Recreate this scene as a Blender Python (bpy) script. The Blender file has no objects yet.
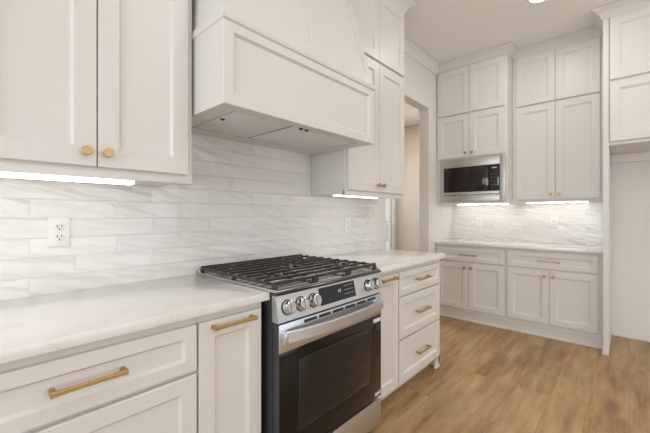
import bpy, bmesh, math, random
from mathutils import Vector, Matrix
random.seed(7)
sc = bpy.context.scene
COL = sc.collection
PI = math.pi

# ------------------------------------------------------------------ camera
FPX, YAW, HORIZON = 332.5, math.radians(42.215), 214.5
cam_d = bpy.data.cameras.new('camera'); cam = bpy.data.objects.new('camera', cam_d); COL.objects.link(cam)
cam_d.sensor_width = 36.0; cam_d.lens = 36.0 * FPX / 650.0
cam_d.shift_y = (HORIZON - 216.5) / 650.0
cam_d.clip_start = 0.02
cam.location = (0.0, -1.740, 1.235)
cam.rotation_euler = (PI / 2, 0, YAW - PI / 2)
sc.camera = cam

# ------------------------------------------------------------------ world, daylight, exposure
sc.view_settings.view_transform = 'Standard'; sc.view_settings.look = 'None'
sc.view_settings.gamma = 1.0; sc.view_settings.use_curve_mapping = False
sc.view_settings.exposure = -0.20
world = bpy.data.worlds.new('sky'); sc.world = world; world.use_nodes = True
bg = world.node_tree.nodes['Background']
bg.inputs[0].default_value = (0.88, 0.93, 1.0, 1); bg.inputs[1].default_value = 2.6

def area(name, loc, rot, sx, sy, power, col):
    d = bpy.data.lights.new(name, 'AREA'); d.shape = 'RECTANGLE'; d.size = sx; d.size_y = sy
    d.energy = power; d.color = col
    o = bpy.data.objects.new(name, d); COL.objects.link(o); o.location = loc; o.rotation_euler = rot
    return o
# daylight through the window of the left wall (points +X) and the patio doors of the back wall (points +Y)
area('window_daylight_left', (-3.55, -1.85, 1.5), (PI / 2 + .50, 0, -PI / 2), 2.5, 2.0, 74, (0.88, 0.95, 1.0))
area('window_daylight_back', (1.2, -6.05, 1.35), (PI / 2 + .85, 0, 0), 4.4, 2.3, 8, (1.0, 0.97, 0.93))
# added fill lamp behind the camera, aimed up to brighten the ceiling
area('ceiling_fill', (1.4, -3.1, 1.9), (PI, 0, 0), 1.2, 1.2, 22, (1.0, 0.97, 0.94))

# ------------------------------------------------------------------ materials
def mat(name, color=(.8, .8, .8), rough=.5, metal=0., coat=0., spec=.5):
    m = bpy.data.materials.new(name); m.use_nodes = True
    b = m.node_tree.nodes['Principled BSDF']
    b.inputs['Base Color'].default_value = (*color, 1); b.inputs['Roughness'].default_value = rough
    b.inputs['Metallic'].default_value = metal; b.inputs['Coat Weight'].default_value = coat
    b.inputs['Specular IOR Level'].default_value = spec
    return m
class NT:
    def __init__(s, m): s.t = m.node_tree; s.b = s.t.nodes['Principled BSDF']
    def n(s, typ, **kw):
        x = s.t.nodes.new(typ)
        for k, v in kw.items():
            if k.startswith('_'): setattr(x, k[1:], v)
            else: x.inputs[k.replace('__', ' ')].default_value = v
        return x
    def l(s, a, b): s.t.links.new(a, b)
    def math(s, op, a, b=None):
        x = s.t.nodes.new('ShaderNodeMath'); x.operation = op
        for i, v in enumerate((a, b)):
            if v is None: continue
            if isinstance(v, (int, float)): x.inputs[i].default_value = v
            else: s.l(v, x.inputs[i])
        return x.outputs[0]
    def ramp(s, fac, stops):
        r = s.t.nodes.new('ShaderNodeValToRGB'); e = r.color_ramp.elements
        while len(e) < len(stops): e.new(.5)
        for k, (p, c) in enumerate(stops): e[k].position = p; e[k].color = (*c, 1)
        s.l(fac, r.inputs[0]); return r.outputs[0]
    def noise(s, vec, scale, detail=3, rough=.5):
        x = s.n('ShaderNodeTexNoise', Scale=scale, Detail=detail, Roughness=rough)
        s.l(vec, x.inputs['Vector']); return x.outputs[0]
    def mapping(s, src, scale=(1, 1, 1), rot=(0, 0, 0), loc=(0, 0, 0)):
        x = s.n('ShaderNodeMapping', Scale=scale, Rotation=rot, Location=loc); s.l(src, x.inputs[0]); return x.outputs[0]
    def bump(s, h, strength, dist):
        x = s.n('ShaderNodeBump', Strength=strength, Distance=dist); s.l(h, x.inputs['Height'])
        s.l(x.outputs[0], s.b.inputs['Normal'])

PAINT = (0.735, 0.71, 0.672)
M_paint = mat('cabinet_paint', PAINT, .38)
t = NT(M_paint); g = t.n('ShaderNodeNewGeometry'); t.bump(t.noise(g.outputs['Position'], 90, 2), .04, .002)
M_wall = mat('wall_paint', (0.79, 0.765, 0.725), .75)
t = NT(M_wall); g = t.n('ShaderNodeNewGeometry'); t.bump(t.noise(g.outputs['Position'], 160, 2), .12, .002)
M_ceil = mat('ceiling_paint', (0.90, 0.89, 0.87), .85)
t = NT(M_ceil); g = t.n('ShaderNodeNewGeometry'); t.bump(t.noise(g.outputs['Position'], 120, 3), .15, .003)
M_hall = mat('hall_paint', (0.65, 0.58, 0.50), .8)
t = NT(M_hall); g = t.n('ShaderNodeNewGeometry'); t.bump(t.noise(g.outputs['Position'], 160, 2), .12, .002)
M_inside = mat('cabinet_shadow_gap', (0.42, 0.40, 0.37), .7)
M_brass = mat('brushed_brass', (0.60, 0.36, 0.12), .42, 1.0)
t = NT(M_brass); g = t.n('ShaderNodeNewGeometry')
t.l(t.ramp(t.noise(g.outputs['Position'], 120, 2), [(.3, (.49, .34, .165)), (.7, (.56, .40, .20))]), t.b.inputs['Base Color'])
M_steel = mat('stainless_steel', (0.70, 0.74, 0.79), .36, 1.0)
t = NT(M_steel); tc = t.n('ShaderNodeTexCoord')
v = t.mapping(tc.outputs['Object'], (2, 2, 260))
t.bump(t.noise(v, 3, 2), .05, .0006)
M_chrome = mat('knob_steel', (0.66, 0.67, 0.68), .16, 1.0)
t = NT(M_chrome); g = t.n('ShaderNodeNewGeometry'); t.bump(t.noise(g.outputs['Position'], 200, 2), .02, .0006)
M_filter = mat('filter_steel', (0.50, 0.50, 0.50), .5, .15)
t = NT(M_filter); g = t.n('ShaderNodeNewGeometry')
vx = t.n('ShaderNodeTexVoronoi', Scale=135.0, Randomness=0.0); t.l(g.outputs['Position'], vx.inputs['Vector'])
t.l(t.ramp(vx.outputs['Distance'], [(.20, (.52, .51, .51)), (.45, (.86, .85, .85))]), t.b.inputs['Base Color'])
M_iron = mat('cast_iron', (0.040, 0.036, 0.034), .24)
t = NT(M_iron); g = t.n('ShaderNodeNewGeometry'); t.bump(t.noise(g.outputs['Position'], 300, 3), .25, .001)
M_cooktop = mat('cooktop_steel', (0.50, 0.49, 0.48), .22, .9)
t = NT(M_cooktop); g = t.n('ShaderNodeNewGeometry'); t.bump(t.noise(g.outputs['Position'], 250, 2), .02, .0006)
M_enamel = mat('black_enamel', (0.022, 0.021, 0.021), .16, 0, .5)
M_charcoal = mat('charcoal_side', (0.045, 0.048, 0.055), .45)
M_blackglass = mat('black_oven_glass', (0.012, 0.010, 0.009), .05, 0, 0, .27)
M_window = mat('oven_window_glass', (0.022, 0.019, 0.017), .05, 0, 0, .30)
M_display = mat('display_glass', (0.022, 0.025, 0.030), .10, 0, 0, .35)
M_mark = mat('pale_print', (0.55, 0.58, 0.62), .5)
M_dim = mat('grey_print', (0.055, 0.053, 0.05), .4)
M_keys = mat('dim_keys', (0.22, 0.22, 0.23), .5)
M_label = mat('paper_sticker', (0.80, 0.80, 0.78), .6)
M_plastic = mat('white_plastic', (0.84, 0.83, 0.80), .32)
M_slot = mat('dark_slot', (0.03, 0.03, 0.03), .6)
M_casing = mat('white_trim', (0.80, 0.79, 0.77), .4)
M_blind = mat('blind_slat', (0.55, 0.58, 0.62), .5)
M_trimkit = mat('brushed_trim', (0.56, 0.545, 0.51), .40, .8)
t = NT(M_trimkit); g = t.n('ShaderNodeNewGeometry'); t.bump(t.noise(g.outputs['Position'], 250, 2), .03, .0006)
M_mwglass = mat('microwave_glass', (0.018, 0.016, 0.015), .06, 0, 0, .5)
def emit(name, col, s):
    m = mat(name, (.9, .9, .9)); b = m.node_tree.nodes['Principled BSDF']
    b.inputs['Emission Color'].default_value = (*col, 1); b.inputs['Emission Strength'].default_value = s
    return m
M_led = emit('led_diffuser', (1.0, 0.96, 0.90), 5.6)
M_led_far = emit('led_diffuser_far', (1.0, 0.96, 0.90), 30.0)
M_can = emit('can_lens', (1.0, 0.92, 0.80), 6.0)
M_hall_fill_lens = emit('hall_fill_lens', (1.0, 0.90, 0.78), 6.0)
m = bpy.data.materials.new('clear_pane'); m.use_nodes = True
b = m.node_tree.nodes['Principled BSDF']; b.inputs['Transmission Weight'].default_value = 1; b.inputs['Roughness'].default_value = 0
b.inputs['IOR'].default_value = 1.02; b.inputs['Base Color'].default_value = (.97, .99, 1, 1); M_pane = m

# quartz worktop with faint veins
M_quartz = mat('white_quartz', (0.86, 0.845, 0.82), .16, 0, .3)
t = NT(M_quartz); g = t.n('ShaderNodeNewGeometry')
w = t.noise(t.mapping(g.outputs['Position'], (1.0, 1.7, 1), (0, 0, .5)), 2.6, 6, .6)
band = t.math('ABSOLUTE', t.math('SUBTRACT', w, .5))
t.l(t.ramp(band, [(.0, (.81, .785, .75)), (.018, (.845, .828, .80)), (.06, (.86, .845, .82))]), t.b.inputs['Base Color'])

# hand-made glossy wall tile, 302 x 77.5 mm, running bond; horizontal axis is local x, vertical is local z
def tile_mat(name, ox, oz, bumpk):
    m = mat(name, (.8, .8, .8), .09, 0, .4); t = NT(m)
    tc = t.n('ShaderNodeTexCoord'); sep = t.n('ShaderNodeSeparateXYZ'); t.l(tc.outputs['Object'], sep.inputs[0])
    cmb = t.n('ShaderNodeCombineXYZ')
    t.l(t.math('SUBTRACT', sep.outputs[0], ox), cmb.inputs[0]); t.l(t.math('SUBTRACT', sep.outputs[2], oz), cmb.inputs[1])
    br = t.n('ShaderNodeTexBrick', _offset=.5, _offset_frequency=2, _squash=1.0)
    t.l(cmb.outputs[0], br.inputs['Vector'])
    for k, v in (('Scale', 1.0), ('Mortar Size', .0022), ('Mortar Smooth', .35), ('Bias', 0.0), ('Brick Width', .302), ('Row Height', .0775)):
        br.inputs[k].default_value = v
    br.inputs['Color1'].default_value = (0, 0, 0, 1); br.inputs['Color2'].default_value = (1, 1, 1, 1); br.inputs['Mortar'].default_value = (.5, .5, .5, 1)
    rnd = t.n('ShaderNodeSeparateColor'); t.l(br.outputs['Color'], rnd.inputs[0])
    mix = t.n('ShaderNodeMix', _data_type='RGBA')
    t.l(br.outputs['Fac'], mix.inputs[0])
    tint = t.ramp(rnd.outputs[0], [(0, (.775, .76, .73)), (1, (.825, .81, .78))])
    t.l(tint, mix.inputs[6]); mix.inputs[7].default_value = (.92, .91, .89, 1)
    t.l(mix.outputs[2], t.b.inputs['Base Color'])
    # ripple of each tile: a stretched, slanted noise, shifted per tile
    off = t.n('ShaderNodeCombineXYZ'); t.l(t.math('MULTIPLY', rnd.outputs[0], 37.0), off.inputs[2]); t.l(t.math('MULTIPLY', rnd.outputs[0], 11.0), off.inputs[0])
    add = t.n('ShaderNodeVectorMath', _operation='ADD'); t.l(cmb.outputs[0], add.inputs[0]); t.l(off.outputs[0], add.inputs[1])
    v = t.mapping(t.mapping(add.outputs[0], rot=(0, 0, .24)), (5.5, 27, 1))
    rip = t.noise(v, 1.0, 0.6, .4)
    h = t.math('SUBTRACT', t.math('MULTIPLY', rip, bumpk * 2.4), t.math('MULTIPLY', br.outputs['Fac'], .16))
    t.bump(h, 1.0, .010)
    return m
M_tile = tile_mat('ripple_tile_range', .185 - .302 * 8 + .151, .908 - .0775 * 8, .62)
M_tile_far = tile_mat('ripple_tile_far', .05, .908 - .0775 * 8, .62)

# oak plank floor, planks along X
M_floor = mat('oak_planks', (.4, .22, .1), .33, 0, 0, .45)
t = NT(M_floor); g = t.n('ShaderNodeNewGeometry')
pos = t.mapping(g.outputs['Position'], loc=(.3, 1.355 - .2 + .2 * 40, 0))
br = t.n('ShaderNodeTexBrick', _offset=.37, _offset_frequency=2); t.l(pos, br.inputs['Vector'])
for k, v in (('Scale', 1.0), ('Mortar Size', .0011), ('Mortar Smooth', .1), ('Bias', 0.0), ('Brick Width', 1.5), ('Row Height', .2)):
    br.inputs[k].default_value = v
br.inputs['Color1'].default_value = (0, 0, 0, 1); br.inputs['Color2'].default_value = (1, 1, 1, 1)
rnd = t.n('ShaderNodeSeparateColor'); t.l(br.outputs['Color'], rnd.inputs[0])
off = t.n('ShaderNodeCombineXYZ'); t.l(t.math('MULTIPLY', rnd.outputs[0], 23.0), off.inputs[0]); t.l(t.math('MULTIPLY', rnd.outputs[0], 51.0), off.inputs[2])
add = t.n('ShaderNodeVectorMath', _operation='ADD'); t.l(pos, add.inputs[0]); t.l(off.outputs[0], add.inputs[1])
broad = t.noise(t.mapping(add.outputs[0], (1.1, 6.0, 1)), 1.5, 5, .62)
warp = t.math('MULTIPLY', t.noise(t.mapping(add.outputs[0], (1.2, 3.0, 1)), 1.3, 3, .5), 16.0)
sepf = t.n('ShaderNodeSeparateXYZ'); t.l(add.outputs[0], sepf.inputs[0])
figure = t.math('MULTIPLY', t.math('ADD', t.math('SINE', t.math('ADD', t.math('MULTIPLY', sepf.outputs[1], 70.0), warp)), 1.0), .5)
grain = t.noise(t.mapping(add.outputs[0], (3.2, 60, 1)), 1.2, 7, .72)
vor = t.n('ShaderNodeTexVoronoi', Scale=1.0); t.l(t.mapping(add.outputs[0], (1.15, 3.1, 1)), vor.inputs['Vector'])
knot = t.ramp(vor.outputs['Distance'], [(.0, (1, 1, 1)), (.06, (.95, .95, .95)), (.17, (0, 0, 0))])
tone = t.math('ADD', t.math('MULTIPLY', broad, .60), t.math('ADD', t.math('MULTIPLY', figure, .035), t.math('ADD', t.math('MULTIPLY', grain, .26), t.math('MULTIPLY', rnd.outputs[0], .06))))
colr = t.ramp(tone, [(.30, (.14, .068, .022)), (.39, (.27, .150, .056)), (.48, (.385, .232, .097)), (.60, (.50, .325, .15))])
mk = t.n('ShaderNodeMix', _data_type='RGBA'); t.l(t.math('MULTIPLY', knot, .80), mk.inputs[0]); t.l(colr, mk.inputs[6]); mk.inputs[7].default_value = (.15, .075, .03, 1)
mm = t.n('ShaderNodeMix', _data_type='RGBA'); t.l(t.math('MULTIPLY', br.outputs['Fac'], .40), mm.inputs[0]); t.l(mk.outputs[2], mm.inputs[6]); mm.inputs[7].default_value = (.10, .055, .025, 1)
t.l(mm.outputs[2], t.b.inputs['Base Color'])
t.bump(t.math('SUBTRACT', t.math('MULTIPLY', grain, .3), br.outputs['Fac']), .25, .002)

# ------------------------------------------------------------------ mesh helpers
class MB:
    """collects shapes in one mesh; off is subtracted from every vertex (the thing's base)"""
    def __init__(s, off=(0, 0, 0)): s.bm = bmesh.new(); s.off = Vector(off)
    def box(s, x0, x1, y0, y1, z0, z1, bev=0., seg=2):
        r = bmesh.ops.create_cube(s.bm, size=1.0)
        vs = r['verts']
        for v in vs:
            v.co = Vector(((x0 + x1) / 2 + v.co.x * (x1 - x0), (y0 + y1) / 2 + v.co.y * (y1 - y0), (z0 + z1) / 2 + v.co.z * (z1 - z0)))
        if bev > 0:
            es = list({e for v in vs for e in v.link_edges})
            bmesh.ops.bevel(s.bm, geom=es, offset=bev, segments=seg, affect='EDGES', profile=.5)
        return s
    def rings(s, rings, cap0=True, cap1=True, closed=True):
        R = [[s.bm.verts.new(p) for p in r] for r in rings]
        n = len(R[0])
        for a, b in zip(R, R[1:]):
            for i in range(n if closed else n - 1):
                j = (i + 1) % n
                s.bm.faces.new((a[i], a[j], b[j], b[i]))
        if cap0: s.bm.faces.new(list(reversed(R[0])))
        if cap1: s.bm.faces.new(R[-1])
        return s
    def cyl(s, p0, p1, r0, r1=None, n=20):
        r1 = r0 if r1 is None else r1
        return s.lathe(p0, Vector(p1) - Vector(p0), [(0, r0), ((Vector(p1) - Vector(p0)).length, r1)], n)
    def lathe(s, p, axis, prof, n=24):
        ax = Vector(axis).normalized(); u = ax.orthogonal().normalized(); v = ax.cross(u); p = Vector(p)
        return s.rings([[p + ax * h + (u * math.cos(2 * PI * k / n) + v * math.sin(2 * PI * k / n)) * r for k in range(n)] for h, r in prof])
    def sweep(s, path, a, b, scale=None):
        """rounded rectangular bar along path; a = half size across, b = half size in z-ish"""
        P = [Vector(p) for p in path]; rings = []
        for i, p in enumerate(P):
            tdir = (P[min(i + 1, len(P) - 1)] - P[max(i - 1, 0)]).normalized()
            up = Vector((0, 0, 1)) if abs(tdir.z) < .9 else Vector((1, 0, 0))
            sd = tdir.cross(up).normalized(); up = sd.cross(tdir).normalized()
            k = scale[i] if scale else 1.0; aa, bb = a * k, b * k; c = min(aa, bb) * .35
            rings.append([p + sd * x + up * y for x, y in ((aa - c, -bb), (aa, -bb + c), (aa, bb - c), (aa - c, bb), (-aa + c, bb), (-aa, bb - c), (-aa, -bb + c), (-aa + c, -bb))])
        return s.rings(rings)
    def prism(s, poly, axis, a, b):
        """poly of 2D points extruded along axis: 'x' -> (y,z), 'y' -> (x,z), 'z' -> (x,y)"""
        def P(q, h): return {'x': (h, q[0], q[1]), 'y': (q[0], h, q[1]), 'z': (q[0], q[1], h)}[axis]
        return s.rings([[P(q, a) for q in poly], [P(q, b) for q in poly]])
    def build(s, name, material, parent=None, sharp=32):
        bm = s.bm
        bmesh.ops.recalc_face_normals(bm, faces=bm.faces)
        for v in bm.verts: v.co -= s.off
        th = math.radians(sharp)
        for f in bm.faces: f.smooth = True
        for e in bm.edges:
            e.smooth = len(e.link_faces) == 2 and e.calc_face_angle(0) < th
        me = bpy.data.meshes.new(name); bm.to_mesh(me); bm.free()
        me.materials.append(material)
        o = bpy.data.objects.new(name, me); COL.objects.link(o)
        if parent: o.parent = parent
        return o

def tag(o, label=None, cat=None, group=None, kind=None):
    if label: o['label'] = label
    if cat: o['category'] = cat
    if group: o['group'] = group
    if kind: o['kind'] = kind
    return o
def thing(name, label, cat, loc, rz=0, group=None):
    o = bpy.data.objects.new(name, None); COL.objects.link(o)
    o.empty_display_size = .1; o.location = loc; o.rotation_euler = (0, 0, rz)
    return tag(o, label, cat, group)
def struct(name, mb, m, parent=None):
    o = mb.build(name, m, parent)
    if not parent: o['kind'] = 'structure'
    return o

# ------------------------------------------------------------------ room shell
H = 3.05; XB = 4.50
HALL_X, HALL_Y, HALL_H = 5.0, 1.165, 2.70
struct('floor', MB().box(-3.6, 6.0, -6.1, 2.2, -.05, 0), M_floor)
struct('ceiling', MB().box(-3.6, 4.7, -6.1, .118, H, H + .1), M_ceil)
w = MB().box(-3.6, 2.80, 0, .118, 0, H).box(2.80, 3.75, 0, .118, 2.50, H).box(3.75, XB, 0, .118, 0, H)
struct('wall_range', w, M_wall)
struct('wall_far', MB().box(XB, XB + .12, -6.1, .118, 0, H), M_wall)
w = MB().box(-3.62, -3.5, -6.1, -3.2, 0, H).box(-3.62, -3.5, -.5, 0, 0, H).box(-3.62, -3.5, -3.2, -.5, 0, .45).box(-3.62, -3.5, -3.2, -.5, 2.55, H)
struct('wall_left', w, M_wall)
w = MB().box(-3.5, -1.1, -6.12, -6.0, 0, H).box(3.5, XB, -6.12, -6.0, 0, H).box(-1.1, 3.5, -6.12, -6.0, 2.6, H).box(-1.1, 3.5, -6.12, -6.0, 0, .1)
struct('wall_back', w, M_wall)
# hall beyond the doorway
struct('wall_hall_right', MB().box(HALL_X, HALL_X + .12, .118, 2.0, 0, HALL_H), M_hall)
w = MB().box(2.0, 3.92, HALL_Y, HALL_Y + .12, 0, HALL_H).box(3.92, 4.90, HALL_Y, HALL_Y + .12, 2.12, HALL_H).box(4.90, HALL_X, HALL_Y, HALL_Y + .12, 0, HALL_H)
struct('wall_hall_back', w, M_hall)
struct('wall_hall_left', MB().box(1.9, 2.0, .118, HALL_Y + .12, 0, HALL_H), M_hall)
struct('wall_hall_near', MB().box(XB + .12, HALL_X, 0, .118, 0, HALL_H), M_hall)
struct('ceiling_hall', MB().box(1.9, HALL_X + .12, .118, HALL_Y + .12, HALL_H, HALL_H + .1), M_ceil)
dr = struct('door_1', MB().box(3.95, 4.08, HALL_Y + .03, HALL_Y + .075, .01, 2.08).box(4.850, 4.875, HALL_Y + .03, HALL_Y + .075, .01, 2.08)
       .box(4.08, 4.850, HALL_Y + .03, HALL_Y + .075, .01, .25).box(4.08, 4.850, HALL_Y + .03, HALL_Y + .075, 1.95, 2.08), M_casing)
struct('pane', MB().box(4.08, 4.850, HALL_Y + .05, HALL_Y + .056, .25, 1.95), M_pane, dr)
bl = MB()
for k in range(7): bl.box(4.09, 4.80, HALL_Y + .030, HALL_Y + .046, .80 + .05 * k, .822 + .05 * k)
struct('blind', bl, M_blind, dr)
struct('trim_1', MB().box(4.88, 4.985, HALL_Y - .018, HALL_Y, 0, 2.2, .004).box(3.82, 3.94, HALL_Y - .018, HALL_Y, 0, 2.2, .004).box(3.94, 4.88, HALL_Y - .018, HALL_Y, 2.10, 2.2, .004), M_casing)
# crown moulding of the range wall, above the doorway
cp = [(0, H - .10), (-.012, H - .10), (-.016, H - .085), (-.055, H - .03), (-.065, H - .025), (-.065, H - .002), (0, H - .002)]
struct('trim_2', MB().prism(cp, 'x', 2.556, 3.96), M_casing)
struct('baseboard_alcove', MB().box(XB - .012, XB, -3.0, -1.63, 0, .02, .003), M_casing)
# tile splashbacks laid on the walls
struct('wall_tile_range', MB().box(-1.2, 2.655, -.010, 0, .914, 1.74), M_tile)
tf = MB().box(0, 1.584, -.010, 0, .914, 1.42).build('wall_tile_far', M_tile_far); tf['kind'] = 'structure'
tf.location = (XB, -.005, 0); tf.rotation_euler = (0, 0, -PI / 2)
# windows of the rooms side behind the camera
fw = MB()
for y in (-3.2, -1.88, -.56): fw.box(-3.58, -3.53, y, y + .06, .45, 2.55)
fw.box(-3.58, -3.53, -3.2, -.5, .45, .51).box(-3.58, -3.53, -3.2, -.5, 2.49, 2.55)
struct('window_1', fw, M_casing)
fw = MB()
for x in (-1.1, .02, 1.17, 2.32, 3.44): fw.box(x, x + .06, -6.09, -6.04, .1, 2.6)
fw.box(-1.1, 3.5, -6.09, -6.04, 2.54, 2.6)
struct('window_2', fw, M_casing)

# ------------------------------------------------------------------ cabinet parts (local: x right, y into the cabinet, z up, front of the face frame at y = 0)
DT = .02
def rect(x0, x1, z0, z1, y): return [(x0, y, z0), (x1, y, z0), (x1, y, z1), (x0, y, z1)]
def front(name, x0, x1, z0, z1, parent, frame=.058, step=.012, wide=False, m=None):
    """shaker front: frame with a small bevelled step down to a flat panel"""
    e = .0025; rings = [rect(x0, x1, z0, z1, -.001), rect(x0, x1, z0, z1, -DT + e), rect(x0 + e, x1 - e, z0 + e, z1 - e, -DT)]
    f = frame
    def ins(d, y): return rect(x0 + d, x1 - d, z0 + d, z1 - d, y)
    rings.append(ins(f, -DT))
    if wide:
        rings += [ins(f + .002, -DT + .004), ins(f + .011, -DT + .006), ins(f + .014, -DT + .012)]
    else:
        rings += [ins(f + .003, -DT + .004), ins(f + step * .6, -DT + .009), ins(f + step * .75, -DT + .0115)]
    return MB().rings(rings).build(name, m or M_paint, parent, 20)
def knob(x, z, parent, y=-DT):
    r = MB().lathe((x, y, z), (0, -1, 0), [(0, .009), (.004, .0075), (.010, .0065), (.016, .008), (.018, .0150), (.021, .0165), (.0255, .0160), (.0275, .0145), (.0282, .010)], 24)
    return r.build('knob', M_brass, parent, 25)
def pull(x, z, parent, L=.185, y=-DT, vertical=False):
    mb = MB(); n = 9; path = []; sc_ = []
    for k in range(n):
        u = k / (n - 1); path.append((x - L / 2 + L * u, y - .030, z)); sc_.append(1.0 + .35 * abs(2 * u - 1) ** 3)
    mb.sweep(path, .0050, .0058, sc_)
    for s in (-1, 1):
        mb.box(x + s * (L / 2 - .007) - .0068, x + s * (L / 2 - .007) + .0068, y - .030, y, z - .0072, z + .0072, .0015)
    return mb.build('handle', M_brass, parent, 25)
def crown(parent, w, d, z0, left=True, right=True, out=.07, top=H - .003):
    hgt = top - z0
    prof = [(.0, z0), (.010, z0), (.012, z0 + hgt * .14), (.018, z0 + hgt * .22), (.030, z0 + hgt * .48), (out * .78, z0 + hgt * .74), (out - .004, z0 + hgt * .80), (out, z0 + hgt * .84), (out, top), (0, top)]
    mb = MB()
    rings = []
    for px in range(4):
        rg = []
        for o, z in prof:
            x = (-o if left else 0) if px < 2 else (w + o if right else w)
            y = d if px in (0, 3) else -o
            rg.append((x, y, z))
        rings.append(rg)
    mb.rings(rings, True, True)
    return mb.build('crown_moulding', M_paint, parent, 25)

def carcass(parent, w, d, z0, z1, name='carcass'):
    return MB().box(0, w, 0, d, z0, z1, .0012, 1).build(name, M_paint, parent)

FAR = -PI / 2
# ---------------------------------------------------- range wall, base run
FY = -.610                                   # face frame plane
def toe(parent, x0, x1, y, z=.1):
    MB().box(x0, x1, y, y + .015, 0, z).build('toe_kick', M_paint, parent)

def drawer_base(name, label, x0, x1, d0, d1, wid, foot=False):
    c = thing(name, label, 'cabinet', (x0, FY, 0))
    w = x1 - x0
    carcass(c, w, .59, .085, .880)
    toe(c, 0, w, .075, .09)
    for z0, z1 in ((.693, .851), (.405, .679), (.110, .391)):
        dr = front('drawer', d0 - x0, d1 - x0, z0, z1, c, .052 if z1 - z0 > .2 else .040)
        pull((d0 + d1) / 2 - x0, (z0 + z1) / 2 + .004, dr, .178)
    if foot:
        MB().prism([(.0, .0), (.055, .0), (.055, .02), (.045, .09), (.0, .09)], 'y', .004, .02)
        f = MB(); f.box(w - .022, w, .0, .585, 0, .088, .001).box(w - .075, w + .004, -.004, .018, 0, .018, .002)
        f.prism([(w - .062, .018), (w, .018), (w, .088), (w - .030, .088)], 'y', .0, .016)
        f.build('foot', M_paint, c)
    return c
def pullout_base(name, label, x0, x1, d0, d1):
    c = thing(name, label, 'cabinet', (x0, FY, 0)); w = x1 - x0
    carcass(c, w, .59, .085, .880); toe(c, 0, w, .075, .09)
    dr = front('door', d0 - x0, d1 - x0, .110, .851, c, .060)
    pull((d0 + d1) / 2 - x0, .829, dr, .178)
    return c
drawer_base('base_cabinet', 'white three-drawer base cabinet at the left end of the run, left of the pull-out', -.09, .5625, -.070, .559, .6)
pullout_base('base_cabinet', 'narrow white pull-out base cabinet immediately left of the gas range', .5630, .850, .567, .835)
pullout_base('base_cabinet', 'narrow white pull-out base cabinet immediately right of the gas range', 1.645, 1.9485, 1.662, 1.942)
drawer_base('base_cabinet', 'white three-drawer base cabinet with an end foot beside the doorway', 1.949, 2.635, 1.956, 2.594, .6, True)
def slab(name, label, x0, x1, y0, y1, loc, rz=0):
    o = thing(name, label, 'countertop', loc, rz)
    return o
ct = MB((0, 0, .882)).box(-1.2, .865, -.648, -.0105, .882, .9145, .0022, 2).build('countertop', M_quartz)
ct.location = (0, 0, .882); tag(ct, 'white quartz countertop with faint veins, left of the gas range', 'countertop')
ct = MB((0, 0, .882)).box(1.640, 2.668, -.648, -.0105, .882, .9145, .0022, 2).build('countertop', M_quartz)
ct.location = (0, 0, .882); tag(ct, 'short white quartz countertop on the drawers right of the gas range', 'countertop')

# ---------------------------------------------------- range wall, wall cabinets
UY = -.330
def wall_cab(label, x0, x1, doors, zb, z_door, seam, ztop, knobs, left, right, rail_in=0):
    c = thing('wall_cabinet', label, 'cabinet', (x0, UY, zb)); w = x1 - x0
    MB((0, 0, zb)).box(0, w, 0, .318, zb + .010, ztop + .012, .0012, 1).build('carcass', M_paint, c)
    MB((0, 0, zb)).box(0, w, -.003, .020, zb, zb + .030, .0012).build('light_rail', M_paint, c)
    for i, (a, b_) in enumerate(doors):
        dd = front('door', a - x0, b_ - x0, z_door - zb, seam - .012 - zb, c, .066)
        knob(knobs[i] - x0, 1.455 - zb, dd)
        front('upper_door', a - x0, b_ - x0, seam + .008 - zb, ztop - zb, c, .066)
    cr = crown(c, w, .318, ztop + .010 - zb, left, right, top=H - .003 - zb)
    return c
wall_cab('white two-door wall cabinet with round brass knobs, left of the range hood', -.024, .687, [(0.0, .3295), (.3335, .663)], 1.367, 1.405, 2.392, 2.93, (.297, .362), True, False)
wall_cab('white two-door wall cabinet right of the range hood, beside the doorway', 1.752, 2.552, [(1.768, 2.148), (2.152, 2.532)], 1.367, 1.405, 2.392, 2.93, (2.118, 2.188), False, True)

def strip(label, x0, x1, y, z, m, loc=None, rz=0, d=.032, hh=.012):
    s = thing('light_strip', label, 'light', loc, rz, None)
    MB().box(x0, x1, -d / 2 - .003, d / 2 + .003, -.005, 0).build('housing', M_plastic, s)
    MB().box(x0 + .004, x1 - .004, -d / 2, d / 2, -hh, -.0045, .004, 2).build('diffuser', m, s)
strip('glowing LED strip under the wall cabinet left of the hood, above the outlet', -.45, 0.25, 0, 0, M_led, (.228, -.262, 1.377), 0, .042, .022)
strip('glowing LED strip under the wall cabinet right of the hood', -.33, .20, 0, 0, M_led, (2.10, -.22, 1.377))

# ---------------------------------------------------- range hood
hx0, hx1, hy, hz0, hz1 = .695, 1.738, -.575, 1.672, 2.012
hb = (1.2165, -.30, hz0)
hd = thing('range_hood', 'white panelled range hood with tapered chimney above the gas range', 'range hood', hb)
mb = MB(hb)
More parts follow.
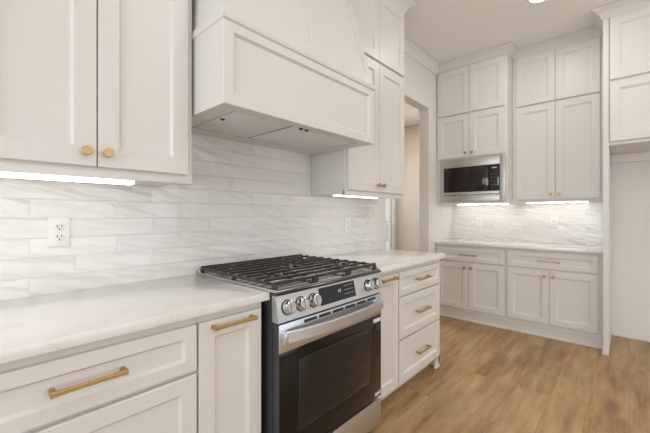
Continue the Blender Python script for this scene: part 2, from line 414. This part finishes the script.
# lower box: front frame, sides, back; open underneath for the filter tray
mb.box(hx0, hx0 + .018, hy + .02, -.0105, hz0, hz1).box(hx1 - .018, hx1, hy + .02, -.0105, hz0, hz1)
mb.box(hx0 + .018, hx1 - .018, -.028, -.0105, hz0, hz1)
mb.box(hx0 + .018, hx1 - .018, hy + .02, -.028, hz1 - .015, hz1)
mb.box(hx0 + .018, hx1 - .018, hy + .02, -.518, hz0, hz0 + .02).box(hx0 + .018, hx1 - .018, -.122, -.028, hz0, hz0 + .02)
mb.box(hx0 + .018, hx0 + .09, -.518, -.122, hz0, hz0 + .02).box(hx1 - .10, hx1 - .018, -.518, -.122, hz0, hz0 + .02)
mb.build('hood_box', M_paint, hd)
MB(hb).box(hx0 + .091, hx1 - .101, -.517, -.123, hz0 + .004, hz0 + .010).build('filter_tray', M_slot, hd)
p = front('front_panel', hx0, hx1, hz0, hz1, hd, .046, .014)
for v in p.data.vertices: v.co += Vector((-hb[0], hy + DT - hb[1], -hb[2]))
# mantel ledge running round the front and sides
prof = [(0, hz1 - .010), (.008, hz1 - .004), (.012, hz1 + .006), (.012, hz1 + .020), (.008, hz1 + .024), (0, hz1 + .026), (-.02, hz1 + .026), (-.02, hz1 - .010)]
mb = MB(hb); rr = []
for k in range(4):
    rr.append([((hx0 - min(o, .007)) if k < 2 else (hx1 + min(o, .012)), -.0105 if k in (0, 3) else hy - o, z) for o, z in prof])
mb.rings(rr).build('ledge', M_paint, hd, 25)
# tapered chimney: front leans back, sides lean in
cz0, cz1 = hz1 + .026, H - .002
SX, SY = .045, .262
def cx(x, z):  # x at the foot -> x at height z
    f = (x - 1.2165) / ((hx1 - hx0) / 2)
    return x - f * SX * (z - cz0)
def cy(z): return hy + .004 + SY * (z - cz0)
xa, xb = hx0 + .006, hx1 - .006
mb = MB(hb)
rings = []
for z in (cz0, cz1):
    rings.append([(cx(xa, z), -.0105, z), (cx(xa, z), cy(z) + .012, z), (cx(xb, z), cy(z) + .012, z), (cx(xb, z), -.0105, z)])
mb.rings(rings).build('chimney', M_paint, hd)
# face frame on the chimney front, leaving two recessed panels
def slope(x0a, x0b, z0, z1):
    m_ = MB(hb); rg = []
    for (dy) in (0.0, .0125):
        rg.append([(cx(x0a, z0), cy(z0) + dy, z0), (cx(x0b, z0), cy(z0) + dy, z0), (cx(x0b, z1), cy(z1) + dy, z1), (cx(x0a, z1), cy(z1) + dy, z1)])
    return rg
mb = MB(hb)
for a_, b_, z0, z1 in ((xa, xa + .075, cz0, cz1), (xb - .040, xb, cz0, cz1), (1.208, 1.286, cz0 + .075, cz1), (xa + .075, xb - .040, cz0, cz0 + .075)):
    mb.rings(slope(a_, b_, z0, z1))
mb.build('chimney_frame', M_paint, hd)
# filter tray
fx0, fxm, fx1, fy0, fy1, fz = hx0 + .09, 1.118, hx1 - .10, -.518, -.122, hz0 + .001
MB(hb).box(fx0 + .009, fxm - .006, fy0 + .009, fy1 - .009, fz, fz + .012, .003).build('filter_panel', M_filter, hd)
MB(hb).box(fxm + .006, fx1 - .009, fy0 + .009, fy1 - .009, fz, fz + .012, .002).build('filter_panel', M_filter, hd)
for x, y in ((1.172, -.512), (1.212, -.512)):
    MB(hb).lathe((x, y, fz), (0, 0, -1), [(0, .010), (.005, .010), (.007, .008)], 18).build('button', M_slot, hd)
for x, y in ((.815, -.365), (1.195, -.425)):
    MB(hb).lathe((x, y, fz), (0, 0, -1), [(0, .011), (.003, .011), (.004, .009)], 18).build('filter_latch', M_slot if x < 1 else M_plastic, hd)

# ---------------------------------------------------- gas range
rx0, rx1 = .868, 1.628
rb = (1.248, -.36, 0)
rg = thing('gas_range', 'stainless slide-in gas range with black oven glass and cast-iron grates', 'range', rb)
def R(): return MB(rb)
R().box(rx0 + .004, rx1 - .004, -.655, -.02, .045, .898).build('body', M_charcoal, rg)
for x in (rx0 + .05, rx1 - .05):
    for y in (-.60, -.08): R().cyl((x, y, 0), (x, y, .046), .018).build('levelling_foot', M_slot, rg)
# cooktop with raised rim that laps over the worktops
ck = R().box(rx0 - .008, rx1 + .008, -.684, -.022, .9155, .922, .002)
ck.box(rx0 - .008, rx1 + .008, -.052, -.022, .922, .934, .003)
ck.box(rx0 - .008, rx0 + .006, -.684, -.052, .921, .927, .002).box(rx1 - .006, rx1 + .008, -.684, -.052, .921, .927, .002)
ck.box(rx0 + .002, rx1 - .002, -.655, -.03, .898, .9158)
cooktop = ck.build('cooktop', M_cooktop, rg)
R().prism([(-.684, .9165), (-.690, .916), (-.694, .9125), (-.694, .905), (-.690, .9015), (-.655, .9015), (-.655, .9165)], 'x', rx0 - .004, rx1 + .004).build('front_trim', M_enamel, rg)
# burners
for x, y, r in ((1.000, -.50, .046), (1.000, -.20, .036), (1.248, -.35, .052), (1.496, -.50, .050), (1.496, -.20, .034)):
    bnr = R().lathe((x, y, .922), (0, 0, 1), [(0, r + .012), (.004, r + .012), (.006, r), (.013, r), (.014, r - .006)], 28).build('burner', M_steel, rg)
    R().lathe((x, y, .9355), (0, 0, 1), [(0, r - .008), (.004, r - .004), (.008, r - .006), (.010, r - .016)], 28).build('burner_cap', M_iron, bnr)
# grates: bars along x with ends turned down to side rails, cross bars along y
def grate(x0, x1, cuts):
    m_ = R(); zt = .9545
    y0, y1 = -.660, -.050
    for x in (x0, x1): m_.sweep([(x, y0, .944), (x, y1, .944)], .0060, .0065)
    m_.sweep([(x0 - .004, y0, .9475), (x1 + .004, y0, .9475)], .0065, .0085)
    m_.sweep([(x0 - .004, y1, .9490), (x1 + .004, y1, .9490)], .0065, .0085)
    xm = (x0 + x1) / 2
    nb = 8
    for k in range(1, nb + 1):
        y = y0 + (y1 - y0) * k / (nb + 1)
        gap = 0
        for (cy_, cr) in cuts:
            if abs(y - cy_) < cr: gap = math.sqrt(cr * cr - (y - cy_) ** 2)
        for s, xe in ((-1, x0), (1, x1)):
            xi = xm + s * max(gap, .0)
            m_.sweep([(xe, y, .940), (xe - s * .003, y, .951), (xe - s * .014, y, zt - .004), (xe - s * .03, y, zt - .004), (xi, y, zt - .0045)], .0050, .0062)
    for (cy_, cr) in cuts:
        for s in (-1, 1):
            m_.sweep([(xm, cy_ + s * cr * .35, zt - .004), (xm, cy_ + s * cr * 1.25, zt - .004)], .0050, .0062)
    for x in (x0, x1):
        for y in (y0, y1, (y0 + y1) / 2): m_.box(x - .008, x + .008, y - .010, y + .010, .9225, .945, .002)
    return m_.build('grate', M_iron, rg)
grate(rx0 + .012, 1.118, [(-.50, .05), (-.20, .045)])
grate(1.128, 1.368, [(-.35, .06)])
grate(1.378, rx1 - .012, [(-.50, .055), (-.20, .045)])
# slanted control panel
pz0, pz1, py0, py1 = .790, .902, -.700, -.676       # bottom, top, y at bottom, y at top
cp_ = R().prism([(py0, pz0 + .004), (py0 + .003, pz0), (-.655, pz0), (-.655, pz1), (py1, pz1)], 'x', rx0 + .002, rx1 - .002).build('control_panel', M_steel, rg)
pn = Vector((0, -(pz1 - pz0), -(py0 - py1) * -1)).normalized(); pn = Vector((0, -.977, .212))
def pp(x, z): return Vector((x, py0 + (py1 - py0) * (z - pz0) / (pz1 - pz0), z))
kz = .846
for x in (.925, 1.003, 1.081, 1.508, 1.584):
    kb = R().lathe(pp(x, kz), pn, [(0, .0325), (.003, .0325), (.004, .030)], 28).build('knob_ring', M_slot, rg)
    kb.name = 'knob'
    R().lathe(pp(x, kz) + pn * .003, pn, [(0, .0295), (.004, .0295), (.020, .0285), (.0255, .0265), (.028, .023)], 28).build('dial', M_chrome, kb, 25)
    up = Vector((0, .212, .977))
    mk_ = R(); c0 = pp(x, kz) + pn * .0278
    sd = Vector((1, 0, 0))
    mk_.rings([[c0 + sd * a + up * b_ + pn * h for a, b_ in ((-.0045, -.023), (.0045, -.023), (.0045, .023), (-.0045, .023))] for h in (0, .006)])
    mk_.build('grip', M_chrome, kb)
def onpanel(x0, x1, z0, z1, t0, t1, name, m_, parent, skew=0):
    q = [pp(x0, z0), pp(x1, z0), pp(x1 + skew, z1), pp(x0 + skew, z1)]
    return R().rings([[v + pn * t0 for v in q], [v + pn * t1 for v in q]]).build(name, m_, parent)
ds = onpanel(1.122, 1.392, .812, .890, -.002, .0012, 'display', M_display, rg)
def dot(x, z, w, h):
    q = [pp(x - w, z - h), pp(x + w, z - h), pp(x + w, z + h), pp(x - w, z + h)]
    R().rings([[v + pn * .001 for v in q], [v + pn * .0016 for v in q]]).build('icon', M_mark, ds)
for x in (1.262, 1.274): dot(x, .858, .003, .007)
for k in range(4):
    for j in range(3): dot(1.312 + .019 * k, .876 - .020 * j, .0045, .0014)
# oven door
oz0, oz1, oy = .205, .785, -.700
od = R().box(rx0 + .003, rx1 - .003, oy + .003, -.657, oz0, oz1, .003).build('oven_door', M_charcoal, rg)
R().box(rx0 + .003, rx1 - .003, oy - .001, oy + .004, .668, oz1, .002).build('door_band', M_steel, od)
R().box(rx0 + .006, rx1 - .006, oy - .0005, oy + .004, oz0 + .002, .667, .001).build('door_glass', M_blackglass, od)
R().box(rx0 + .115, rx1 - .115, oy - .0012, oy + .001, .315, .610, .0004).build('oven_window', M_window, od)
fr = R(); a0, a1, b0, b1, tt = rx0 + .112, rx1 - .112, .312, .613, .0025
for bx in ((a0, a1, b0, b0 + tt), (a0, a1, b1 - tt, b1), (a0, a0 + tt, b0, b1), (a1 - tt, a1, b0, b1)): fr.box(bx[0], bx[1], oy - .0014, oy, bx[2], bx[3])
fr.build('window_border', M_dim, od)
sl = R()
for k in range(6): 
    x = 1.01 + .095 * k; sl.box(x, x + .080, oy - .0018, oy + .003, .7640, .7765)
sl.build('vent_slots', M_slot, od)
path = []; 
for k in range(17):
    u = k / 16; s_ = 2 * u - 1
    path.append((rx0 + .022 + (rx1 - rx0 - .060) * u, oy - .020 - .042 * (1 - s_ * s_), .735 + .002 * (1 - s_ * s_)))
hn = R().sweep(path, .0085, .0240)
for s_, x in ((1, rx0 + .022), (-1, rx1 - .038)): hn.box(x - .012, x + .016, oy - .030, oy, .712, .757, .003)
hn.build('handle', M_steel, od, 40)
R().box(1.545, 1.615, oy - .0016, oy, .632, .652).build('sticker', M_label, od)
st = R().box(1.560, 1.615, oy - .0016, oy, .219, .236).build('energy_label', M_mark, od)
# maker's mark low on the glass: a ring with a letter pair beside it
lg = R(); n = 24; c0 = Vector((1.232, oy - .0012, .258))
ro, ri = .011, .009
for k in range(n):
    a0_, a1_ = 2 * PI * k / n, 2 * PI * (k + 1) / n
    q = [c0 + Vector((math.cos(a) * r, 0, math.sin(a) * r)) for a, r in ((a0_, ri), (a0_, ro), (a1_, ro), (a1_, ri))]
    lg.rings([q, [v + Vector((0, -.0006, 0)) for v in q]])
lg.build('logo', M_dim, od)
def text(s_, size, loc, name, m_, parent, off):
    cu = bpy.data.curves.new(name, 'FONT'); cu.body = s_; cu.size = size; cu.extrude = .0003
    tmp = bpy.data.objects.new(name, cu); COL.objects.link(tmp)
    dg = bpy.context.evaluated_depsgraph_get(); me = bpy.data.meshes.new_from_object(tmp.evaluated_get(dg))
    bpy.data.objects.remove(tmp)
    me.transform(Matrix.Translation(Vector(loc) - Vector(off)) @ Matrix.Rotation(PI / 2, 4, 'X'))
    me.name = name; me.materials.clear(); me.materials.append(m_)
    o = bpy.data.objects.new(name, me); COL.objects.link(o); o.parent = parent; return o
text('LG', .024, (1.247, oy - .0012, .2495), 'logo_lettering', M_dim, od, rb)
# bottom drawer
wd = R().box(rx0 + .003, rx1 - .003, oy + .0, -.657, .048, .192, .004).build('warming_drawer', M_steel, rg)

# ---------------------------------------------------- outlets
def outlet(label, loc, rz=0):
    o = thing('wall_outlet', label, 'outlet', loc, rz)
    MB().box(-.0365, .0365, -.006, 0, -.0605, .0605, .003, 3).build('cover_plate', M_plastic, o)
    for s_ in (-1, 1):
        z = s_ * .0205
        r = MB().lathe((0, -.0055, z), (0, -1, 0), [(0, .0172), (.002, .0172), (.0026, .0162)], 24).build('receptacle', M_plastic, o)
        MB().box(-.0085, -.0055, -.0086, -.0078, z - .001, z + .009).box(.0055, .0082, -.0086, -.0078, z + .0005, z + .009).cyl((0, -.0078, z - .0075), (0, -.0086, z - .0075), .003, None, 12).build('slots', M_slot, r)
    return o
outlet('white duplex wall outlet on the tiles left of the gas range', (.278, -.0105, 1.163))
outlet('white duplex wall outlet on the tiles right of the gas range, above the short countertop', (2.185, -.0105, 1.145))
outlet('white duplex wall outlet on the far tiles below the microwave', (XB - .0105, -.34, 1.14), FAR)
outlet('white duplex wall outlet on the far tiles below the tall wall cabinet', (XB - .0105, -1.135, 1.14), FAR)

# ---------------------------------------------------- far wall: base cabinets, worktop
BX = 3.950                                    # face frame plane
def far_base(label, y0, y1):
    c = thing('base_cabinet', label, 'cabinet', (BX, y0, 0), FAR); w = y0 - y1
    carcass(c, w, XB - BX - .012, .095, .880)
    MB().box(0, w, .012, .030, 0, .096).box(0, w, .002, .014, 0, .022, .003).build('toe_kick', M_paint, c)
    dr = front('drawer', .016, min(w - .014, .765), .693, .850, c, .040, wide=True); pull(.39, .768, dr, .19)
    m_ = .39
    d1 = front('door', .016, m_ - .002, .142, .676, c, .056, wide=True); knob(m_ - .036, .622, d1)
    d2 = front('door', m_ + .002, min(w - .014, .765), .142, .676, c, .056, wide=True); knob(m_ + .036, .622, d2)
    return c
far_base('white base cabinet on the far wall below the microwave, one drawer over two doors', -.003, -.780)
far_base('white base cabinet on the far wall beside the refrigerator panel, one drawer over two doors', -.781, -1.584)
ct = MB((3.91, 0, .882)).box(3.908, XB - .0105, -1.584, -.003, .882, .9145, .0022, 2).build('countertop', M_quartz)
ct.location = (3.91, 0, .882); tag(ct, 'long white quartz countertop on the far wall under the microwave', 'countertop')

# ---------------------------------------------------- far wall: microwave cabinet
MX = 3.970; z0 = 1.368
mwc = thing('wall_cabinet', 'white wall cabinet on the far wall holding the built-in microwave', 'cabinet', (MX, -.003, z0), FAR)
W = .787; D = XB - MX - .012
mb = MB((0, 0, z0))
mb.box(0, W, 0, D, 1.885, 2.968, .001, 1).box(0, .045, 0, D, z0, 1.885).box(W - .045, W, 0, D, z0, 1.885).box(.045, W - .045, 0, D, z0, z0 + .018).box(.045, W - .045, D - .012, D, z0 + .018, 1.885)
mb.build('carcass', M_paint, mwc)
def pair(c, x0, xm, x1, za, zb, zk, base, name, wide=True):
    a = front(name, x0, xm - .002, za - base, zb - base, c, .062, wide=wide); b_ = front(name, xm + .002, x1, za - base, zb - base, c, .062, wide=wide)
    if zk: knob(xm - .036, zk - base, a); knob(xm + .036, zk - base, b_)
pair(mwc, .022, .392, .762, 1.902, 2.402, 1.948, z0, 'door')
pair(mwc, .022, .392, .762, 2.418, 2.955, None, z0, 'upper_door')
crown(mwc, W, D, 2.964 - z0, False, True, top=H - .003 - z0)
# microwave
mwb = (MX, -.003, 1.388)
mw = thing('microwave', 'built-in stainless microwave with black glass door in the far wall cabinet', 'microwave', mwb, FAR)
Z = 1.388
def MW(): return MB((0, 0, Z))
MW().box(.085, .700, .0, .42, Z, 1.84).build('body', M_charcoal, mw)
k = MW()
tx0, tx1, tz0, tz1 = .052, .778 - .0, 1.382, 1.880
tx1 = .772
gx0, gx1, gz0, gz1 = .096, .716, 1.462, 1.788
k.box(tx0, gx0, -.022, -.001, tz0, tz1, .002).box(gx1, tx1, -.022, -.001, tz0, tz1, .002)
k.box(gx0, gx1, -.022, -.001, gz1, tz1, .002).box(gx0, gx1, -.022, -.001, tz0, gz0, .002)
k.build('trim_kit', M_trimkit, mw)
dd = MW().box(gx0 + .002, .604, -.030, -.001, gz0 + .036, gz1 - .002, .003).build('door', M_mwglass, mw)
MW().box(gx0 + .07, .575, -.0308, -.029, gz0 + .075, gz1 - .045, .0005).build('door_window', M_window, dd)
cpn = MW().box(.606, gx1 - .002, -.030, -.001, gz0 + .036, gz1 - .002, .003).build('control_panel', M_mwglass, mw)
MW().box(.640, .690, -.0312, -.0298, 1.745, 1.757).build('clock', M_mark, cpn)
for r_ in range(4):
    for c_ in range(3): MW().box(.632 + .024 * c_, .640 + .024 * c_, -.0312, -.0298, 1.560 + .04 * r_, 1.565 + .04 * r_).build('key', M_keys, cpn)
MW().box(gx0 + .002, gx1 - .002, -.034, -.001, gz0 + .002, gz0 + .034, .003).build('lower_band', M_trimkit, mw)

# ---------------------------------------------------- far wall: tall wall cabinet
TX = 4.190; z0 = 1.372
tc_ = thing('wall_cabinet', 'white tall four-door wall cabinet on the far wall between the microwave and refrigerator panel', 'cabinet', (TX, -.792, z0), FAR)
W = .792; D = XB - TX - .012
MB((0, 0, z0)).box(0, W, 0, D, z0, 2.968, .001, 1).build('carcass', M_paint, tc_)
pair(tc_, .035, .397, .758, 1.398, 2.408, 1.447, z0, 'door')
pair(tc_, .035, .397, .758, 2.428, 2.955, None, z0, 'upper_door')
crown(tc_, W, D, 2.960 - z0, False, False, top=H - .003 - z0)
strip('glowing LED strip on the far wall under the microwave cabinet', .12, .72, 0, 0, M_led_far, (XB - .17, 0, 1.3675), FAR, .016, .009)
strip('glowing LED strip on the far wall under the tall wall cabinet', .10, .66, 0, 0, M_led_far, (XB - .16, -.79, 1.3715), FAR, .016, .009)

# ---------------------------------------------------- refrigerator alcove
PX = 3.835
rp = thing('refrigerator_panel', 'tall white end panel with a foot at the left side of the refrigerator alcove', 'panel', (PX, -1.585, 0), FAR)
MB().box(.0, .040, 0, XB - PX - .002, 0, 2.965, .001, 1).build('panel', M_paint, rp)
MB().prism([(-.006, 0), (.040, 0), (.040, .05), (.0, .05), (-.006, .02)], 'y', -.006, .0005).build('foot', M_paint, rp)
FX = 3.845; z0 = 1.842
fc = thing('wall_cabinet', 'white deep wall cabinet over the empty refrigerator alcove', 'cabinet', (FX, -1.6255, z0), FAR)
W = .95; D = XB - FX - .012
MB((0, 0, z0)).box(0, W, 0, D, z0, 2.965, .001, 1).build('carcass', M_paint, fc)
pair(fc, .006, .475, .944, 1.872, 2.392, None, z0, 'door')
pair(fc, .006, .475, .944, 2.412, 2.950, None, z0, 'upper_door')
crown(fc, W, D, 2.955 - z0, False, False, top=H - .003 - z0)
cr = crown(rp, .0402, XB - PX - .002 - .0, 2.955, True, False)
MB((0, 0, z0)).box(0, W, D - .02, D, 1.757, z0, .001, 1).build('back_rail', M_paint, fc)

# ---------------------------------------------------- ceiling lights
def can(x, y, z, label, lens, power, col=(1.0, .97, .93)):
    o = thing('recessed_light', label, 'light', (x, y, z))
    MB().lathe((0, 0, 0), (0, 0, -1), [(0, .093), (.004, .093), (.007, .084), (.006, .074), (0, .073)], 36).build('trim_ring', M_plastic, o)
    MB().lathe((0, 0, -.001), (0, 0, -1), [(0, .072), (.0045, .072)], 36).build('lens', lens, o)
    d = bpy.data.lights.new('can_lamp', 'AREA'); d.shape = 'DISK'; d.size = .14; d.energy = power; d.color = col
    l = bpy.data.objects.new('can_lamp', d); COL.objects.link(l); l.parent = o; l.location = (0, 0, -.012)
can(3.25, -1.205, H, 'round recessed ceiling light in front of the far wall cabinets', M_can, 8)
for x, y, where in ((1.2, -1.9, 'in front of the gas range'), (1.2, -3.6, 'in the row nearest the patio windows, third from the left window'),
                    (3.13, -3.2, 'out in the room in front of the refrigerator alcove'), (-1.0, -1.9, 'nearest the left window'), (-1.0, -3.6, 'in the corner between the left window and the patio windows')):
    can(x, y, H, 'added unseen recessed ceiling light ' + where, M_can, 5)  # out-of-view lights added to illuminate the room
can(3.9, .65, HALL_H, 'added unseen recessed ceiling light in the hall beyond the doorway', M_hall_fill_lens, 17)  # unseen lamp added to brighten the hall
